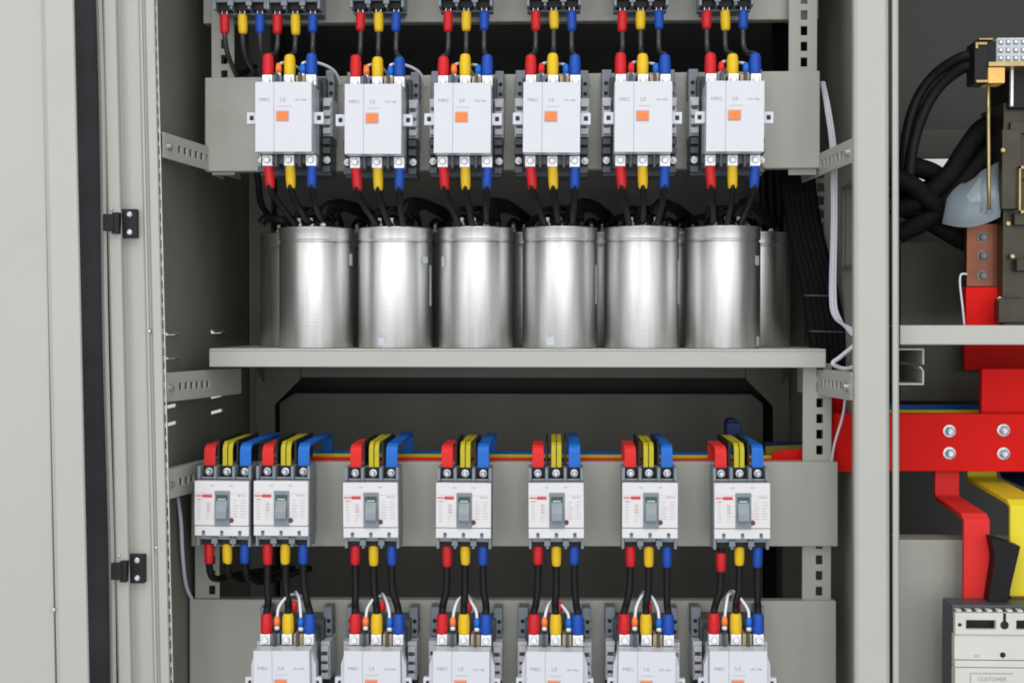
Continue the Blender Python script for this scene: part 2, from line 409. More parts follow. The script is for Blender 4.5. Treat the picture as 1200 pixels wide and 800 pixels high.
# open door, hinge edge with return flange
def doorprof(prof, shift, name, mt, **k): return sweep_post(prof, shift, name, mt, **k)
door = doorprof([(-260,-190),(57,-176),(60,-170),(60,-166),(-260,-180)], 15, 'door', 'door', bevel=1.0)
do = sweep_post([(58,-181),(62,-184),(94,-184),(96,-181),(96,-150),(58,-150)], 18, 'door_flange', 'door', parent=door, bevel=1.2)
c = P(63, 714, -184); MB().lathe([(2.4,0),(2,1),(1,1.5)], tuple(c), 'y', 10).build('rivet', 'galv', door)
# central front post between the bays
sweep_post([(999,-118),(1001,-126),(1006,-129),(1038,-129),(1041,-126),(1042,-120),(1042,-80),(999,-80)], 1.5, 'front_post', 'frame', bevel=1.5)
b = MB()
for px, py in ((1015,300),(1015,520)): pass
# white framed opening low in the right side wall
# ------------------------------------------------------------------ right bay
bay = thing('adjoining_cabinet', 'right hand switchgear bay with a crossbeam, pale edge post and low mounting plate', 'cabinet', (520, 0, -1100))
ho = (P(1066,0,330).x, P(1172,0,330).x, P(1100,236,330).z, P(1100,186,330).z)
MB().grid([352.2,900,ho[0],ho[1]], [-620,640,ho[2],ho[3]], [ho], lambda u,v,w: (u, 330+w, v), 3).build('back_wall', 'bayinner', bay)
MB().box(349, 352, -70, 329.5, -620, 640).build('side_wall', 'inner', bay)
MB().box(350, 900, -118, 333, 640.5, 646.5).build('top_panel', 'inner', bay)
MB().box(350, 900, -118, 333, -626.5, -620.5).build('floor_panel', 'inner', bay)
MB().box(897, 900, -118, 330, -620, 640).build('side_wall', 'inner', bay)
sweep_post([(1045,-116),(1046,-124),(1051,-126),(1053,-124),(1053.5,-60),(1045,-60)], 1, 'edge_post', 'frame', parent=bay, bevel=.8)
a, c = P(1055, 381, -90), P(1330, 404, -90)
MB().box(a.x, c.x, -90, -60, c.z, a.z).box(a.x, c.x, -59, 120, a.z-4, a.z-1).build('crossbeam', 'frame', bay, 1.2)
a, c = P(1053, 632, -10), P(1330, 900, -10)
MB().box(a.x, c.x, -10, -7, c.z, a.z).box(a.x, c.x, -7, 30, a.z-3, a.z-.3).build('mounting_plate', 'paint', bay, 1.2)
# open ended channel stub under the beam
a, c = P(1050, 408, -70), P(1083, 451, -70)
b = MB().box(a.x, c.x, -70, 60, a.z-2, a.z).box(a.x, c.x, -70, 60, c.z, c.z+2).box(c.x-2, c.x, -70, 60, c.z+2, c.z+16).box(c.x-2, c.x, -70, 60, a.z-18, a.z-2)
b.prism([(c.x-2,-70,c.z+16),(c.x-6,-70,c.z+20),(c.x-4,-70,c.z+21),(c.x,-70,c.z+16)], (0,130,0)).box(a.x, a.x+2, -70, 60, c.z+2, a.z-2)
b.build('channel_rail', 'frame', bay, .4, 1)
# low intermediate partition far back
a, c = P(1056, 152, 250), P(1330, 183, 250)
MB().box(a.x, c.x, 250, 253, c.z, a.z).build('partition', 'inner', bay)
a, c = P(1056, 284, 200), P(1330, 470, 200)
MB().box(a.x, c.x, 200, 203, c.z, a.z).build('partition', 'inner', bay)

# ------------------------------------------------------------------ contactor
def make_contactor():
    t = thing('contactor', '', 'contactor', (0,0,0), 'white contactors with orange windows')
    r = dict(rel=True)
    b = MB().box(-34, 34, -40, 0, -56, 56).box(-31, 31, -62, -40.5, -50, 50)
    for x in (-12.3, 13.7):                                        # fins between the terminals
        b.box(x-1.6, x+1.6, -92, -62.2, 37, 52).box(x-1.6, x+1.6, -92, -62.2, -52, -37)
    b.box(-31, 31, -84, -62.3, -48, -38.2)
    b.build('base', 'dgrey', t, 1.0, **r)
    MB().box(-30.5, 30.5, -88, -62.5, -36, 37.2).build('arc_chamber', 'lgrey', t, .8, **r)
    # front cover in two leaves with a seam
    b = MB().box(-31, -10.6, -110, -88.3, -38, 38).box(-10, 31, -110, -88.3, -38, 38).box(-10.7, -9.9, -109.3, -90, -37.5, 37.5)
    cov = b.build('front_cover', 'white', t, 1.1, **r)
    b = MB().box(-8.2, 6.2, -110.35, -110.05, -5.0, 7.0); b.build('window_recess', 'ink2', cov, **r)
    MB().box(-7.2, 5.4, -111.4, -110.4, -4.0, 6.0).build('indicator_window', 'orange', cov, .5, **r)
    b = textmesh('MEC', 5.0, -20.5, -110.2, 18.6, 1.2); b2 = textmesh('LS', 5.2, -.5, -110.2, 18.8, 1.3); b3 = textmesh('MC-130a', 3.0, 19.5, -110.2, 18.4, 1.1)
    for q in (b2, b3): b.add(q.v, q.f)
    b.build('print', 'ink', cov, **r)
    b = MB().box(-6, 8, -110.2, -110.03, 11.2, 12).build('faint_print', 'ink2', cov, **r)
    for s in (-1, 1):
        x0, x1 = (31.2, 42.5) if s > 0 else (-42.5, -31.2)
        # mounting ear with a hole
        e0, e1 = sorted((s*35, s*39.4))
        xs = sorted([x0, x1, e0, e1])
        MB().grid(xs, [-6.5, 6.5, -2.4, 2.6], [(e0, e1, -2.4, 2.6)], lambda u,v,w: (u, -101+w, v), 7).build('mounting_ear', 'white', t, .8, **r)
        MB().box(x0+.6, x1-.6, -93.5, -92, -5.5, 5.5).build('ear_backing', 'dgrey', t, **r)
        # auxiliary contact block
        au = MB().box(x0, x1-1.5 if s > 0 else x1, -26, -2, 33, 67).build('auxiliary_block', 'grey', t, .9, **r)
        b = MB()
        for z in (51.5, 40): b.lathe([(2.4,0),(2.4,.4)], (s*37.5, -26.1, z), 'y', 10)
        b.build('screw_hole', 'black', au, **r)
        b = MB()
        sx = s*42.5
        for z in (51, 40): b.lathe([(1.8,0),(1.8,.3*s)], (sx, -14, z), 'x', 10)
        b.build('side_hole', 'black', au, **r)
        # coil terminal stack below the ear
        b = MB()
        for k in range(4): b.box(x0+.5, x1-1.5, -52, -12, -22-k*10.5, -15-k*10.5)
        b.box(x0+1, x1-2, -40, -12, -56, -12.3)
        b.build('terminal_stack', 'dgrey', t, .7, **r)
        b = MB().box(x0, x1-.6, -44, -4, -12, 32)
        for z in (-7, 3, 13, 24): b.box(x0+1, x1-1.4, -50, -44.2, z-2.6, z+4)
        ct = b.build('coil_terminal', 'white', t, .7, **r)
        b = MB()
        for z in (-2.6, 8.2, 19): b.box(x0+2.5, x1-4, -48.5, -44.1, z-1.6, z+1.8)
        b.build('terminal_gap', 'dgrey', ct, **r)
        b = MB()
        b.hexbolt(s*37.5, -52.2, -40, 2.8, 2)
        b.build('terminal_screw', 'metal', t, .3, 1, **r)
    MB().box(-17.5, -7.5, -84, -63, 37.5, 50).build('coil_block', 'grey', t, .7, **r)
    MB().box(8.5, 18.5, -84, -63, 37.5, 50).build('surge_block', 'tan', t, .7, **r)
    for sgn in (1, -1):
        for x in (-23.3, 1, 25.5):
            z0, z1 = sorted((sgn*38.3, sgn*50.5))
            b = MB().box(x-5.8, x+5.8, -86, -75, z0, z1)
            b.lathe([(4.2,0),(4.2,2.6),(3,3.4)], (x, -86, sgn*44), 'y', 6, False)
            b.build('terminal', 'metal', t, .9, **r)
    return t
con0 = make_contactor()
CU = []; CLo = []
top_px = [(332,137.0),(437,139.5),(541.8,138.3),(646.5,137.6),(754,136.8),(861.7,136.2)]
low_px = [(330,802.5),(436,803),(540.3,803.5),(650,804),(758,804),(865.5,803.5)]
for row, pts in (('upper', top_px), ('lower', low_px)):
    for i, (px, py) in enumerate(pts):
        o = con0 if (row == 'upper' and i == 0) else copy_tree(con0)
        c = P(px, py, -110); org = Vector((c.x, 0, c.z)); o.location = W(org)
        where = 'in the upper row above the aluminium cans' if row == 'upper' else 'in the bottom row'
        o['label'] = 'white contactor with orange window, %s %s' % (ORD6[i], where)
        if row == 'lower':
            for s_ in (-1, 1): MB().prism([(s_*31.2,-100,37), (s_*31.8,-100,34), (s_*36,-100,20), (s_*36.5,-100,-22), (s_*31.2,-100,-22)], (0,14,0)).build('shoulder', 'white', o, .8, rel=True)
        (CU if row == 'upper' else CLo).append(org)

# ------------------------------------------------------------------ moulded case breaker
def make_breaker():
    t = thing('circuit_breaker', '', 'circuit breaker', (0,0,0), 'three pole circuit breakers with grey levers')
    r = dict(rel=True); w = 30.7
    b = MB().box(-w+.3, w-.3, -52, -38, -46, 46).box(-w+7, w-7, -37.8, 0, -40, 40)
    b.box(-w, w, -76, -52.3, -31, 30.6)
    for x in (-w, -12.2, 8.6, w-3.6): b.box(x, x+3.6, -74, -52.2, 31, 46); 
    b.box(-w+3.7, w-3.7, -71, -68, 31, 33.6)
    for x in (-w, -11.6, 8.9, w-3.2): b.box(x, x+3.2, -75, -52.2, -44.5, -31.3)
    b.build('body', 'grey', t, .8, **r)
    # lower terminal cover pieces
    b = MB()
    for x in (-w+3.5, -8, 12.3): b.box(x, x+15.5, -74.5, -70, -36.5, -31.4)
    for x in (-13.6, 7.3): b.box(x, x+7, -77, -75.2, -41, -34)
    b.build('terminal_shroud', 'grey', t, .5, 1, **r)
    for x in (-20.4, .2, 20.6):
        MB().box(x-7.6, x+7.6, -60, -52.3, 31.5, 45).build('terminal_recess', 'black', t, **r)
        MB().box(x-7.2, x+7.2, -66, -52.3, -44, -31.5).build('terminal_recess', 'black', t, **r)
    cov = MB().box(-w, w, -85, -76.3, -19.3, 30.6).build('front_cover', 'bwhite', t, .9, **r)
    MB().box(-w, w, -84, -76.4, -31, -19.9).build('lower_cover', 'bwhite', t, .8, **r)
    b = MB()
    for x in (-20.4, .2, 20.6): b.box(x-1.8, x+1.8, -84.3, -83.8, -31.5, -25); b.lathe([(2,0),(2,.5)], (x,-83.8,-26.5), 'y', 10)
    b.build('cover_slot', 'grey', t, **r)
    h = MB().box(-7.6, 9.6, -86.2, -84.7, -19.6, 19.8).build('lever_housing', 'grey', t, .6, **r)
    MB().box(-5.6, 7.6, -86.6, -86.3, 9.5, 15.5).build('lever_slot', 'green', h, **r)
    b = MB().prism([(-5.2,-86.4,9), (-5.2,-86.4,-12.4), (-5.2,-89,-13), (-5.2,-92.5,-10), (-5.2,-92.5,-2.5), (-5.2,-89,4), (-5.2,-88,9)], (12.2,0,0))
    b.build('lever', 'handle', h, .9, **r)
    b = MB().box(-3.6, 5.2, -87.4, -86.7, 9.8, 11.4); b.build('lever_flag', 'flag', h, **r)
    MB().lathe([(2.7,0),(2.7,.9),(2,1.3)], (11.2,-85.1,-13), 'y', 14).build('trip_button', mat_trip, t, **r)
    b = MB().box(-21.2, -10.6, -85.3, -85.05, 12.2, 15.6).box(-29.4, -21.8, -85.25, -85.05, 13.4, 14.7); b.build('red_label', 'redmark', cov, **r)
    b = textmesh('ABN', 3.0, -25, -85.1, 10.0); q = textmesh('ABN103c', 2.4, 22.5, -85.1, 14.6); b.add(q.v, q.f)
    for x in (-10.5, 10.8): q = textmesh('ON' if x < 0 else 'OFF', 2.6, x, -85.1, 25.4); b.add(q.v, q.f)
    b.build('print', 'ink', cov, **r)
    rr = random.Random(3); b = MB()
    for k in range(7):
        z = 6.2-k*3.1
        b.box(-27.5, -27.5+rr.uniform(3,5), -85.22, -85.04, z, z+.8); b.box(-17, -17+rr.uniform(2.5,5), -85.22, -85.04, z, z+.8)
        b.box(13, 13+rr.uniform(3,6), -85.22, -85.04, z+3, z+3.8); b.box(21.5, 21.5+rr.uniform(4,7), -85.22, -85.04, z+3, z+3.7)
    b.build('rating_print', 'ink2', cov, **r)
    b = MB()
    for k in range(3): b.box(-16.5, -12.5, -85.26, -85.06, 4-k*3.1, 5.2-k*3.1)
    b.box(-29, 29, -85.2, -85.05, 16.6, 16.9)
    b.build('red_print', 'pinkink', cov, **r)
    for x in (-20.4, .2, 20.6):
        MB().hexbolt(x, -61.8, 38.5, 3.2, 3.4).build('terminal_bolt', 'steel', t, **r)
    return t
mat_trip = mat('dark red button', (.13,.008,.02), .35)
brk0 = make_breaker()
BU = []; BL = []
tb_px = [284,346,443.5,546.3,648.7,750.5,849.5]
lb_px = [259.5,329,434,543,651.7,761.8,870]
first = True
for row, pxs in (('top', tb_px), ('middle', lb_px)):
    for i, px in enumerate(pxs):
        o = brk0 if first else copy_tree(brk0); first = False
        if row == 'top':
            c = P(px, [16,16,14,12.5,12,12,11.5][i], -36); org = Vector((c.x, 26, c.z+46.5))
            o['label'] = 'circuit breaker cut by the top picture edge, %s in its row' % ORD[i]
        else:
            c = P(px, [595.5,595.5,597.5,598,598,598,598.5][i], -85); org = Vector((c.x, 0, c.z))
            o['label'] = 'white circuit breaker with grey lever, %s in the middle row' % ORD[i]
        o.location = W(org)
        (BU if row == 'top' else BL).append(org)
tr = random.Random(5)
for o in COL.objects:
    if o.type == 'EMPTY' and o.name.startswith(('contactor', 'circuit_breaker')): o.rotation_euler.y = math.radians(tr.uniform(-.55, .55))
# phase barriers belong to the middle breakers only
for i, org in enumerate(BL):
    par = [o for o in COL.objects if o.name.startswith('circuit_breaker') and (o.location-W(org)).length < 1e-5][0]
    for x in (-11.2, 10.2):
        me_b = MB().box(x-.4, x+1.6, -58, 40, 32, 74).build('phase_barrier', 'black', par, rel=True)

# ------------------------------------------------------------------ busbars behind the breaker row
ztop = -164
xA, xB = P(352, 535, 60).x, P(945, 535, 60).x
for nm, y, mt, lb in (('red', 20, 'bred', 'long red horizontal busbar just behind the breaker mounting plate'), ('yellow', 60, 'byellow2', 'long yellow horizontal busbar between the red and blue ones'), ('blue', 100, 'bblue', 'long blue horizontal busbar, hindmost of the three behind the breakers')):
    b = MB().box(P(318,535,y).x, P(940,535,y).x, y, y+6, ztop-44, ztop)
    tag(b.build('busbar', mt, bevel=.8), lb, 'busbar', 'long horizontal busbars behind the breaker row')
straps = [('red', -20.4, 'redstrap', 20, 13), ('yellow', .2, 'byellow', 60, 11.5), ('blue', 20.6, 'bblue', 100, 13)]
for i, org in enumerate(BL):
    for nm, dx, mt, yb, w in straps:
        x = org.x+dx; zt = -142+(2 if nm == 'yellow' else 0)-(1.5 if nm == 'red' else 0)
        jx = random.uniform(-1.2, 1.2)
        b = MB()
        pts = [(x,-57,org.z+40.5), (x,-57,zt-7), (x,-54,zt-2.5), (x,-49,zt), (x+jx,yb-8,zt+random.uniform(-1,1)), (x+jx,yb-3.2,zt-3), (x+jx,yb-3,zt-14), (x+jx,yb-3,ztop-20)]
        if nm == 'yellow':
            b.pathbar([(p[0]-w*.27,p[1],p[2]) for p in pts], w*.46, 3.4, (1,0,0)); b.pathbar([(p[0]+w*.27,p[1],p[2]) for p in pts], w*.46, 3.4, (1,0,0))
        else: b.pathbar(pts, w, 3.4, (1,0,0))
        o = b.build('busbar_strap', mt, bevel=.7, org=(x, -50, org.z+40))
        tag(o, '%s bent strap on top of the %s breaker of the middle row' % (nm, ORD[i]), 'busbar strap', 'bent %s straps feeding the middle breakers' % nm)

# ------------------------------------------------------------------ cables
def cable(pts, r, col, label, group, s0=None, s1=None, lug0=False, lug1=False, mt='cable', cat='cable', name='power_cable', sr=5.5, seg=6, sr2=None):
    """black cable with coloured sleeves: s0/s1 = (from, to) points of a sleeve"""
    o = MB().tube(pts, r, 10, seg).build(name, mt, org=tuple(pts[0]))
    tag(o, label, cat, group)
    for s_, lug, sr in ((s0, lug0, sr), (s1, lug1, sr2 or sr)):
        if not s_: continue
        a, c = Vector(s_[0]), Vector(s_[1]); d = c-a
        rr = sr
        q = [a, a+d*.04, a+d*.12, a+d*.5, a+d*.84, a+d*.95, a+d*1.0]
        MB().tube(q, [rr*.86, rr*.97, rr, rr*1.02, rr*.95, rr*.82, rr*.6], 14, 1).build('sleeve', col, o)
        if lug:
            MB().box(a.x-3.4, a.x+3.4, a.y-1.6, a.y+1.6, min(a.z, a.z+lug), max(a.z, a.z+lug)).build('lug', 'metal', o, .5, 1)
    return o
R3 = [('red','red',0), ('yellow','yellow',1), ('blue','blue',2)]
bx = (-20.4, .2, 20.6); cx = (-23.3, 1, 25.5)
rnd = random.Random(11)
for i, org in enumerate(BU):                       # top breakers -> upper contactors (the leftmost pair share the first)
    y0 = 26-62
    for nm, mt, k in R3:
        x0 = org.x+bx[k]; za = org.z-43; 
        s0 = ((x0, y0, za-5), (x0+rnd.uniform(-.8,.8), y0, za-27+rnd.uniform(-2,1.5)))
        lab = 'thin black cable with %s sleeve below the %s breaker of the top row' % (nm, ORD[i])
        grp = 'cables hanging from the top breakers'
        if i == 0:
            e = [(x0, y0, za), (x0, y0, za-30), (x0+1, y0+16, za-52), (x0+5+k*2, y0+64, za-74+k*4), (x0+24, y0+84, za-84+k*4), (x0+70, y0+90, za-88+k*3)]
            cable(e, 2.9, mt, lab, grp, s0, None, 8, mt='thin')
        else:
            co = CU[i-1]; x1 = co.x+cx[k]; zb = co.z+50
            e = [(x0, y0, za), (x0, y0, za-28), (x0, y0-3, lin(za-28, zb+34, .7)), (lin(x0,x1,.3), lin(y0,-80,.3), zb+31), (x1, -80, zb+22), (x1, -80, zb+12), (x1, -80, zb)]
            cable(e, 2.9, mt, lab, grp, s0, ((x1, -80, zb), (x1, -80, zb+24+rnd.uniform(-1.5,1.5))), 8, -3, sr2=6.3, seg=8, mt='thin')
# upper contactors -> capacitors
can_px = [370.5, 463, 557.5, 656, 752, 847]
CAN = [P(px, 407, 26).x for px in can_px]
CR = 44.3; ZB = zs+.2; ZT = 109.5; YC = 30
for i, co in enumerate(CU):
    for nm, mt, k in R3:
        x1 = co.x+cx[k]; zb = co.z-50
        xe = CAN[i]+(-14, 0, 14)[k]
        drift = (xe-x1)*.12
        e = [(x1, -80, zb), (x1+drift*.5, -80, zb-13), (x1+drift, -79.5, zb-26), (lin(x1,xe,.45), -56, zb-42), (lin(x1,xe,.85), -6, zb-56+rnd.uniform(-3,2)), (xe, 20, ZT+16), (xe, 28, ZT+6)]
        cable(e, 3.6, mt, 'black cable with %s sleeve from the %s upper contactor down to a can' % (nm, ORD6[i]), 'cables between upper contactors and cans',
              ((x1, -80, zb), (x1+drift, -79.5, zb-25.5)), None, 3)
# middle breakers -> lower contactors
for i, org in enumerate(BL):
    for nm, mt, k in R3:
        x0 = org.x+bx[k]; za = org.z-42; y0 = -62
        ex = -7 if (i == 6 and k == 0) else 0
        s0 = ((x0, y0, za-1+ex), (x0+rnd.uniform(-.6,.6), y0, za-24+ex+rnd.uniform(-2,1.5)))
        lab = 'black cable with %s sleeve below the %s breaker of the middle row' % (nm, ORD[i]); grp = 'cables hanging from the middle breakers'
        if i == 0:
            e = [(x0, y0, za), (x0, y0, za-26), (x0+2, y0+14, za-44), (x0+10, y0+70, za-52-k*3), (x0+50+rnd.uniform(-5,5), y0+110, za-50)]
            cable(e, 4.0, mt, lab, grp, s0, None, 6)
        else:
            co = CLo[i-1]; x1 = co.x+cx[k]; zb = co.z+49.5
            e = [(x0, y0, za), (x0, y0, za-28), (lin(x0,x1,.15), y0-2, lin(za-28, zb+22, .5)), (lin(x0,x1,.7)+rnd.uniform(-1,1), -72, zb+32), (x1, -80, zb+24), (x1, -80, zb+12), (x1, -80, zb)]
            cable(e, 4.1, mt, lab, grp, s0, ((x1, -80, zb), (x1, -80, zb+23.5)), 6, -3, sr2=6.5)
# control wires of the contactors
def ctl(pts, ferr, label, grp, fm):
    o = MB().tube(pts, 1.7, 8, 8).build('control_wire', 'wirewhite', org=tuple(pts[0])); tag(o, label, 'wire', grp)
    p = Vector(pts[0])
    MB().tube([p+Vector((0,0,-6)), p+Vector((0,0,-1)), p+Vector((0,0,4))], [3.4,3.6,2.6], 10, 1).build('ferrule', fm, o)
    MB().lathe([(2.9,0),(3.2,3),(2.2,5)], (p.x, p.y, p.z-11), 'z', 10).build('wire_tip', 'metal', o)
for row, L in (('upper', CU), ('lower', CLo)):
    for i, co in enumerate(L):
        h = 61 if row == 'upper' else 66
        amp = 7 if row == 'upper' else rnd.uniform(17, 25)
        a = (co.x-11.5, -80, co.z+h-1); c = (co.x+15.5, -80, co.z+h-2)
        w = rnd.uniform(-2, 2)
        ctl([a, (a[0]+2, -78, a[2]+amp*.6), (a[0]+8+w, -66, a[2]+amp), (a[0]+15, -40, a[2]+amp*.8), (a[0]+20, 6, a[2]+amp*.3-4)],
            1, 'short white control wire left of centre on the %s %s contactor' % (ORD6[i], row), 'white control wires over the contactors', 'orange' if row == 'lower' or i < 3 else 'redstrap')
        if row == 'upper' and i < 2:
            pts = [c, (c[0]+1, -78, c[2]+6), (c[0]+14, -60, c[2]+9), (c[0]+28, -40, c[2]+4), (c[0]+34, -24, c[2]-10)]
        else:
            pts = [c, (c[0]-1, -78, c[2]+amp*.5), (c[0]-7+w, -66, c[2]+amp*.95), (c[0]-14, -40, c[2]+amp), (c[0]-18, 6, c[2]+amp*.3-4)]
        ctl(pts, 1, 'short white control wire right of centre on the %s %s contactor' % (ORD6[i], row), 'white control wires over the contactors', 'bblue')
        # small resistor-like plug between the blocks
        if row == 'lower':
            MBp = MB().lathe([(4,0),(4.4,3),(4.2,9),(3,11)], (co.x+4.5, -66, co.z+72), 'z', 12)
            tag(MBp.build('wire_plug', 'redstrap'), 'little red plug behind the yellow sleeve on the %s lower contactor' % ORD6[i], 'plug', 'red plugs on the lower contactors')

# ------------------------------------------------------------------ capacitors
def make_can():
    t = thing('capacitor', '', 'capacitor', (0,0,0), 'aluminium power capacitors standing on the shelf')
    r = dict(rel=True); H = ZT-ZB
    pr = [(CR-1.5,0),(CR,1.2),(CR,H-19),(CR-.2,H-18.2),(CR-1.8,H-17),(CR-1.8,H-16),(CR-.2,H-14.8),(CR,H-14),(CR,H-3.2),(CR+.9,H-2.4),(CR+1.2,H-1.2),(CR+.6,H-.1),(CR-2,H),(CR-3,H-1.5),(8,H-1.8)]
    MB().lathe(pr, n=72).build('can', 'alu', t, **r)
    MB().lathe([(25,H-1.7),(26,H+2),(25,H+8),(18,H+13)], n=24).box(-28, 28, -9, 9, H-1.7, H+7).build('terminal_head', 'black', t, **r)
    b = MB()
    for x in (-14, 0, 14): b.lathe([(3.6,H+.5),(3.6,H+3.5),(2.2,H+4),(2.2,H+10)], (x, -33, 0), n=8, smooth=False)
    b.build('stud', 'metal', t, **r)
    for x in (-14, 0, 14):
        MB().tube([(x-7,-16,H+4), (x-6,-20,H+12), (x,-22,H+17), (x+6,-18,H+13), (x+8,-8,H+6)], 2.6, 8, 5).build('jumper', 'cable', t, **r)
    return t
can0 = make_can()
def can_label(o, a0, a1, z0, z1, mt='sticker'):
    b = MB(); n = 6; V = []; F = []
    for k in range(n+1):
        a = math.radians(lin(a0, a1, k/n)); V += [((CR+.35)*math.sin(a), -(CR+.35)*math.cos(a), z0), ((CR+.35)*math.sin(a), -(CR+.35)*math.cos(a), z1)]
    for k in range(n): F.append((2*k, 2*k+2, 2*k+3, 2*k+1))
    b.add(V, F, True).build('sticker', mt, o, rel=True)
stick = {0: [(70,82,98,112)], 1: [(-19,-9,4,13),(52,66,100,108),(72,80,50,98)], 2: [(-62,-50,96,108)], 3: [(-20,-8,4,14),(70,79,52,98)], 4: [(68,78,52,104)], 5: [(50,64,97,108),(54,66,3,14)]}
for i, x in enumerate(CAN):
    o = can0 if i == 0 else copy_tree(can0)
    o.location = W((x, YC, ZB)); o.rotation_euler.z = 0
    o['label'] = 'shiny aluminium capacitor can, %s in the front row on the shelf' % ORD6[i]
for i in range(7):
    o = copy_tree(can0); xx = P(lin(346.5, 884.5, i/6), 400, 135).x
    o.location = W((xx, 135, ZB)); o['label'] = 'shaded aluminium capacitor can, %s in the back row behind the shiny ones' % ORD[i]
cans = sorted([o for o in COL.objects if o.name.startswith('capacitor') and o.type == 'EMPTY' and abs(o.location.y-YC*S) < 1e-4], key=lambda o: o.location.x)
for i, o in enumerate(cans):
    for s_ in stick[i]: can_label(o, *s_)
# black jumper bundles over the can tops, from the front to the back row
for i, x in enumerate(CAN):
    b = MB()
    for k in range(4):
        z = ZT+rnd.uniform(12, 23); x0 = x+12+k*3
        b.tube([(x0, 6+k*6, z-6), (x0+6, 10+k*8, z+7), (x0+20, 30+k*10, z+8+rnd.uniform(-2,2)), (x0+34, 60+k*8, z+3), (x0+44, 100, z-4), (x0+46, 124, z-12)], 5.6, 9, 6)
    for k in range(3):
        b.tube([(x-16+k*14, 22, ZT+4), (x-20+k*15, 14, ZT+18+k*2), (x-8+k*14, 24, ZT+23), (x+2+k*12, 40, ZT+14), (x+6+k*10, 60, ZT+3)], 3.2, 8, 5)
    for k in range(2):
        b.tube([(x-12-k*6, 20, ZT+4), (x-22, 26+k*6, ZT+13), (x-34, 60, ZT+12), (x-42, 110, ZT+6)], 3.6, 9, 5)
    tag(b.build('jumper_bundle', 'cable'), 'loose bundle of black cables lying over the %s front capacitor' % ORD6[i], 'cable bundle', 'black cable bundles over the capacitors')
# lone black cable at the far left
tag(MB().tube([P(300,196,30), P(303,215,40), P(306,238,60), P(318,256,90), P(330,262,120)], 4.0, 10, 6).build('power_cable', 'cable'), 'lone black cable dropping behind the plate to the leftmost back capacitor', 'cable')
tag(MB().tube([P(306,262,60), P(312,256,60), P(330,258,50), P(345,262,60)], 5.5, 10, 5).build('power_cable', 'cable'), 'short thick black cable end left of the leftmost front capacitor top', 'cable')
tag(MB().tube([P(262,70,60), P(270,84,60), P(283,86,66), P(300,78,80)], 3.2, 10, 5).build('power_cable', 'cable'), 'black cable sagging behind the leftmost upper contactor beside the perforated post', 'cable')
# thick black feeders on the right
for k in range(6):
    xa, xb_ = 919+k*6, 957+k*6.4
    pts = [P(xa-8,30,150), P(xa-2,120,120), P(xa,205,84), P(xa+9+rnd.uniform(-1,1),270,72), P(lin(xa,xb_,.7),345,64), P(xb_,425,60), P(xb_+6,480,90), P(xb_+2,600,150)]
    words = ['leftmost','second','third','fourth','fifth','rightmost'][k]
    tag(MB().tube(pts, 6.8, 10, 6).build('feeder_cable', 'feeder'), 'thick black feeder cable, %s of the six slanting down right of the cans' % words, 'cable', 'thick black feeder cables right of the cans')
b = MB()
for z_ in (346, 388):
    p0, p1 = P(942+(z_-346)*.15, z_, 52), P(982+(z_-346)*.2, z_+1, 52)
    b.tube([p0, (p0+p1)/2+Vector((0,-3,0)), p1], 1.1, 6, 3)
tag(b.build('cable_tie', 'dgrey'), 'dark grey cable ties round the thick black feeder cables', 'cable tie')
for k in range(3):
    pts = [P(893+k*9,190,190), P(895+k*9,240,190), P(897+k*8,300,200), P(899+k*8,420,210)]
    tag(MB().tube(pts, 5.5, 10, 5).build('feeder_cable', 'cable'), 'upright black cable in the shade behind the rightmost capacitor, %s of three' % ['left','middle','right'][k], 'cable', 'upright black cables behind the capacitors')
# dark connector head behind the right breaker
c = P(858, 503, 120)
tag(MB().box(c.x-9, c.x+9, 104, 134, c.z-16, c.z+10).prism([(c.x-9,104,c.z+10),(c.x+6,104,c.z+10),(c.x+3,104,c.z+14),(c.x-6,104,c.z+14)], (0,30,0)).build('cable_clamp', 'bnavy', bevel=1.5), 'dark navy clamp block behind the rightmost middle breaker', 'clamp')
# white wires on the right
for k in range(4):
    pts = [P(962+k*1.2,96,20), P(968+k*1.6,130,10), P(974+k*1.8,180,0), P(975+k*1.7,260,-6), P(973+k*2.0,345,-10), P(978+k*2,372,-20), P(997+k,384+k*3,-40), P(1015,392,-40)]
    tag(MB().tube(pts, 1.5, 8, 6).build('control_wire', 'wirewhite' if k%2 else 'wiregrey'), 'long white wire, %s of the four hanging inside the central post' % ['leftmost','second','third','rightmost'][k], 'wire', 'long white wires inside the central post')
tag(MB().tube([P(1002,404,-30), P(985,418,-20), P(976,426,-20), P(990,432,-20), P(1006,428,-40)], 2.6, 8, 6).build('control_wire', 'wirewhite'), 'looped white wire end beside the shelf corner and central post', 'wire')
tag(MB().tube([P(992,450,-60), P(988,485,-30), P(978,520,-10), P(974,545,10)], 1.5, 8, 6).build('control_wire', 'wirewhite'), 'thin white wire running down past the red busbar end', 'wire')
tag(MB().tube([P(208,578,-40), P(212,610,-46), P(214,650,-40), P(218,685,-20), P(226,704,8), P(232,720,30)], 2.3, 8, 6).build('control_wire', 'wiregrey'), 'bluish white wire hanging left of the middle mounting plate', 'wire')
# inner right wall framed opening
b = MB(); yA, yB_ = -60, 60; xw = XR-2
for a_, c_, d_, e_ in ((yA,yB_,60,64),(yA,yB_,156,160),(yA,yA+5,64,156),(yB_-5,yB_,64,156)): b.box(xw-3, xw+1, a_, c_, d_, e_)
b.build('wall_frame', 'side', cab)

